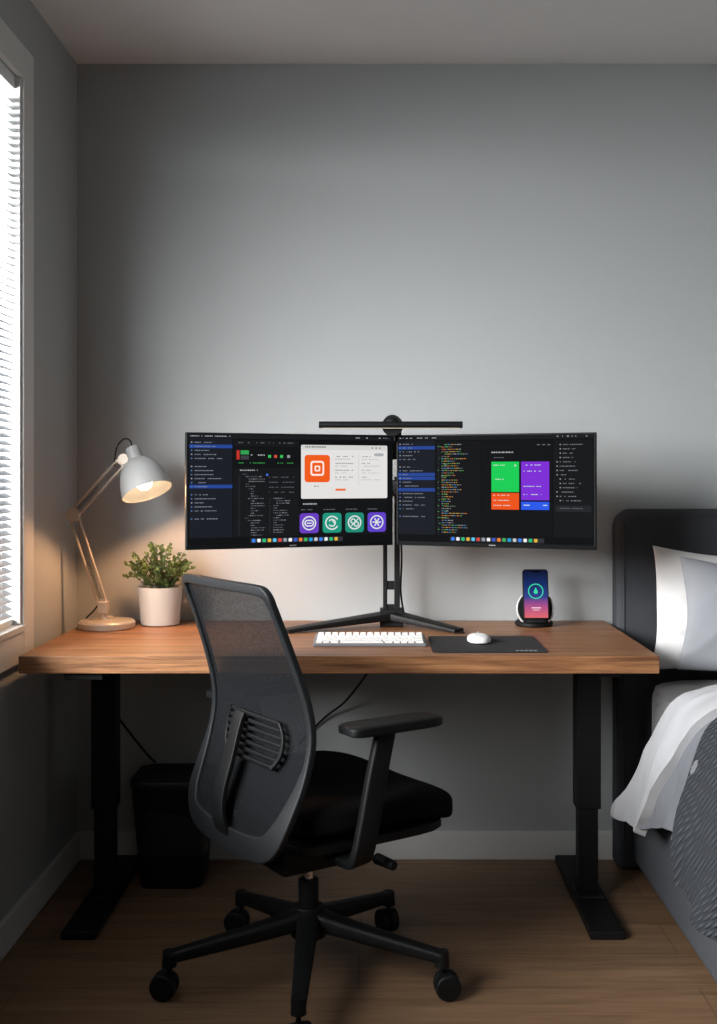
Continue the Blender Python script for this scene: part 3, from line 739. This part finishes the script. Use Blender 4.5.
# base
bm = NB(); cyl(bm, (0, 0, .235), (0, 0, .30), 0.0135, n=24); obj('gas_lift', bm, m_chrome, chair, T=CT, label='chrome gas lift rod')
bm = NB(); cyl(bm, (0, 0, .13), (0, 0, .24), 0.024, n=32); obj('gas_lift_sleeve', bm, m_dplastic, chair, T=CT, bevel=0.002)
bm = NB(); cyl(bm, (0, 0, .105), (0, 0, .178), 0.043, .036, n=40)
obj('base_hub', bm, m_dplastic, chair, T=CT, bevel=0.004)
T0 = Matrix.Translation((OX, OY, 0))
for k in range(5):
    a = math.radians(270+72*k); R = T0 @ Matrix.Rotation(a, 4, 'Z')
    bm = NB(); ps = [Vector((.02+.31*t/8, 0, .146-.05*(t/8)**0.9)) for t in range(9)]
    sweep(bm, ps, lambda i: rsec(0.052-0.0024*i, 0.044-0.0022*i, 0.3, 3), nrm=(0, 0, 1))
    cyl(bm, (.33, 0, .075), (.33, 0, .11), 0.017, .015, 20)
    obj('base_leg', bm, m_dplastic, chair, T=R, angle=50)
    tw = Matrix.Rotation(math.radians((20, 25, 60, 40, -25)[k]), 4, 'Z')
    TC = T0 @ Matrix.Rotation(a, 4, 'Z') @ Matrix.Translation((.33, 0, 0)) @ tw
    bm = NB(); cyl(bm, (0, 0, .055), (0, 0, .082), 0.006, n=12)
    for s in (-1, 1):
        cyl(bm, (0.012, s*.004, .031), (0.012, s*.025, .031), 0.031, .029, 32)
    box(bm, (0.006, 0, .045), (0.036, .010, .03))
    obj('caster', bm, m_dplastic, chair, T=TC, bevel=0.005, bseg=4)

# ------------------------------------------------------------ bed
BX = 0.768
bed = group('bed', 'grey upholstered bed with a tall padded headboard against the wall', 'bed', (1.45, 2.4, 0))
bm = NB()
R_ = 0.055; hp = []
x0, x1, zt = 0.722, 2.2, 1.10
for cx, cz, a0 in ((x1-R_, zt-R_, 0), (x0+R_, zt-R_, 90)):
    for k in range(9):
        a = math.radians(a0+90*k/8); hp.append((cx+R_*math.cos(a), cz+R_*math.sin(a)))
hp += [(x0, 0.0), (x1, 0.0)]
f_ = [bm.verts.new((x, 3.405, z)) for x, z in hp]; k_ = [bm.verts.new((x, 3.50, z)) for x, z in hp]
bm.faces.new(f_); bm.faces.new(k_)
for i in range(len(hp)): bm.faces.new((f_[i], f_[(i+1) % len(hp)], k_[(i+1) % len(hp)], k_[i]))
hb = obj('headboard', bm, m_head, bed, bevel=0.022, bseg=5, angle=60, label='charcoal fabric padded headboard')
bm = NB(); q = 0.020
pp = [Vector((x0+q, 3.405, 0.1)), Vector((x0+q, 3.405, .5)), Vector((x0+q, 3.405, zt-R_-.01))]+[Vector((x0+R_+.01+(R_-q+.01)*math.cos(math.radians(a)), 3.405, zt-R_-.01+(R_-q+.01)*math.sin(math.radians(a)))) for a in range(165, 89, -15)]+[Vector((1.2, 3.405, zt-q)), Vector((x1-q, 3.405, zt-q))]
tube(bm, pp, 0.003, 8); obj('piping', bm, m_head, hb)
bm = NB(); span(bm, BX, 2.15, 1.30, 3.405, 0.03, 0.31); obj('bed_frame', bm, m_frame, bed, bevel=0.02, bseg=4)
for x in (BX+.08, 2.07):
    for y in (1.4, 3.3):
        bm = NB(); cyl(bm, (x, y, 0), (x, y, .035), .02, .024, 20); obj('leg', bm, m_blk, bed)
mt = group('mattress', 'thick mattress in a light grey fitted sheet on the bed', 'mattress', (1.45, 2.4, .31))
bm = NB(); superbox(bm, (1.465, 2.375, .455), (1.36, 2.04, .29), 14, 16); obj('mattress_body', bm, m_sheet, mt)

def pillow(c, rot, Wd, H, T_, m, label, seed):
    bm = NB(); N = 44; M = Matrix.Translation(c) @ rot
    for side in (1, -1):
        g = []
        for i in range(N+1):
            row = []
            for j in range(N+1):
                u = 2*i/N-1; v = 2*j/N-1
                u = math.sin(u*math.pi/2); v = math.sin(v*math.pi/2)
                h = T_/2*((1-u*u)*(1-v*v))**0.5
                x = Wd/2*u*(1-.06*(1-v*v)+.008*math.sin(v*4+seed)); z = H/2*v*(1-.12*(1-u*u)+.012*math.sin(u*4+seed))
                f = min(1, h*16)
                rd = 1-abs(noise.noise(Vector((x*6-z*8+seed, z*6+x*3, 3))))*2.4
                nz = (noise.noise(Vector((x*5+seed, z*5, side)))*.022+max(0, rd)**3*.014-.006+noise.noise(Vector((x*10+z*12+seed, z*7-x*6, side)))*.010)*f
                row.append(bm.verts.new(M @ Vector((x, -side*(h+nz), z))))
            g.append(row)
        for i in range(N):
            for j in range(N): bm.faces.new((g[i][j], g[i+1][j], g[i+1][j+1], g[i][j+1]))
    bmesh.ops.remove_doubles(bm, verts=bm.verts[:], dist=0.0008)
    return obj('pillow', bm, m, label=label, cat='pillow', angle=80)
pillow((1.160, 3.31, .79), Matrix.Rotation(math.radians(-13), 4, 'X') @ Matrix.Rotation(math.radians(4), 4, 'Y'), .72, .37, .15, m_pilw, 'plump white pillow leaning on the headboard', 1)
pillow((1.180, 3.135, .778), Matrix.Rotation(math.radians(-26), 4, 'X') @ Matrix.Rotation(math.radians(8), 4, 'Y'), .68, .335, .15, m_pilg, 'soft grey pillow leaning on the white pillow', 5)

def pathpt(c, tab):
    for (a, xa, za), (b_, xb, zb) in zip(tab[:-1], tab[1:]):
        if c <= b_:
            t = (c-a)/(b_-a); return xa+(xb-xa)*t, za+(zb-za)*t
    return tab[-1][1], tab[-1][2]
base_tab = [(0, .706, .235), (.1, .713, .33), (.2, .722, .43), (.3, .738, .52), (.36, .755, .572), (.40, .777, .603), (.45, .816, .622), (.52, .88, .634), (.65, 1.0, .636), (1.95, 2.19, .636)]
def ssm(t): t = max(0, min(1, t)); return t*t*(3-2*t)
def ridge(v): return 1-abs(noise.noise(v))*2
def sheet(name, c0, c1, yh, yf, lift, m, parent=None, nc=90, ny=80, thick=.012, fold=.014, label=None, cat=None, seed=0, wr=.013):
    """cloth draped over the bed edge: c = distance up from the hem, y = along the bed"""
    bm = NB(); g = []
    for i in range(nc+1):
        row = []
        for j in range(ny+1):
            t = j/ny; q = (i/nc)**1.6
            y0 = yh(c0(3.0)+(c1-c0(3.0))*q); y1 = yf(c0(2.6)+(c1-c0(2.6))*q)
            y = y0+(y1-y0)*t
            c = c0(y)+(c1-c0(y))*q
            xs = [pathpt(max(0, c+k*.015), base_tab) for k in (-2, -1, 0, 1, 2)]
            x = sum(p[0] for p in xs)/5; z = sum(p[1] for p in xs)/5
            side = 1-ssm(c/.5)
            w = fold*math.sin(y*21+c*9+seed+1.5*noise.noise(Vector((y*4, c*4, 0))))*side+fold*1.2*noise.noise(Vector((y*8, c*5, seed)))
            rg = ridge(Vector((x*5+y*4, y*8-x*5+z*6, seed+3)))
            wk = wr*max(-.3, rg)*abs(rg)+wr*.5*ridge(Vector((x*12-y*6, y*10, seed+z*8)))
            row.append(bm.verts.new((x-max(-.014, w)*side*1.2-(lift+wk*.8)*side, y, z+lift*(1-side*.9)+(abs(w)+wk)*(1-side*.9))))
        g.append(row)
    for i in range(nc):
        for j in range(ny): bm.faces.new((g[i][j], g[i][j+1], g[i+1][j+1], g[i+1][j]))
    return obj(name, bm, m, parent, solid=thick, solid_off=0, angle=80, label=label, cat=cat, bevel=thick*.42, bseg=3)
hem = lambda y: .10*ssm((3.08-y)/.35)
edge = lambda c: 2.80+.38*max(0, 1-c/.5)**1.6-.05*max(0, 1-c/.08)**2
dv = group('duvet', 'rumpled light grey duvet draped over the side of the bed', 'duvet', (1.4, 2.3, .62))
sheet('duvet_cover', hem, 1.9, edge, lambda c: 1.45, 0.0, m_duvg, dv, seed=2, ny=140, thick=.016)
sheet('folded_edge', lambda y: .01+hem(y)*.3, 1.9, lambda c: edge(c)+.012, lambda c: edge(c)-.19+.04*max(0, 1-c/.09)**2, 0.024, m_duvl, dv, ny=38, seed=4, thick=.03, wr=.011, label='pale folded-back duvet edge')
sheet('throw_blanket', lambda y: .03, 1.9, lambda c: 2.60-.03*(1-ssm(c/.6)), lambda c: 1.6, 0.026, m_knit, label='dark grey chunky knitted throw over the duvet', cat='blanket', seed=9, wr=.006, thick=.018)

# ------------------------------------------------------------ lights
def area(name, loc, target, sx, sy, e, col, spread=180):
    l = bpy.data.lights.new(name, 'AREA'); l.shape = 'RECTANGLE'; l.size = sx; l.size_y = sy; l.energy = e; l.color = col; l.spread = math.radians(spread)
    o = bpy.data.objects.new(name, l); o.location = loc
    o.rotation_euler = (Vector(target)-Vector(loc)).to_track_quat('-Z', 'Y').to_euler(); COL.objects.link(o); return o
area('daylight', (-2.1, 1.3, 1.76), (0.9, 3.4, 1.74), 2.2, 1.1, 190, (0.975, 0.99, 1.0), 110)
area('room_fill', (0.9, -1.1, 1.7), (0.2, 3.0, 1.2), 1.6, 1.2, 2.5, (1.0, 0.97, 0.94))
l = bpy.data.lights.new('lamp_glow', 'SPOT'); l.energy = 11; l.color = (1.0, 0.52, 0.24); l.spot_size = math.radians(176); l.spot_blend = 0.3; l.shadow_soft_size = 0.025
o = bpy.data.objects.new('lamp_glow', l); o.location = top+ax*0.142; o.rotation_euler = ax.to_track_quat('-Z', 'Y').to_euler(); COL.objects.link(o)

w = bpy.data.worlds.new('World'); scene.world = w; w.use_nodes = True
w.node_tree.nodes['Background'].inputs[0].default_value = (0.85, 0.92, 1.0, 1); w.node_tree.nodes['Background'].inputs[1].default_value = 0.6
scene.view_settings.view_transform = 'Standard'; scene.view_settings.look = 'None'; scene.view_settings.exposure = 0

cam = bpy.data.cameras.new('camera'); co = bpy.data.objects.new('camera', cam); COL.objects.link(co)
co.location = (0, 0, CAMZ); co.rotation_euler = (math.radians(90), 0, 0)
cam.sensor_fit = 'AUTO'; cam.sensor_width = 36; cam.lens = 1120*36/1024
cam.shift_x = -(380-358.5)/1024; cam.shift_y = -(512-475)/1024; cam.clip_start = 0.05
scene.camera = co
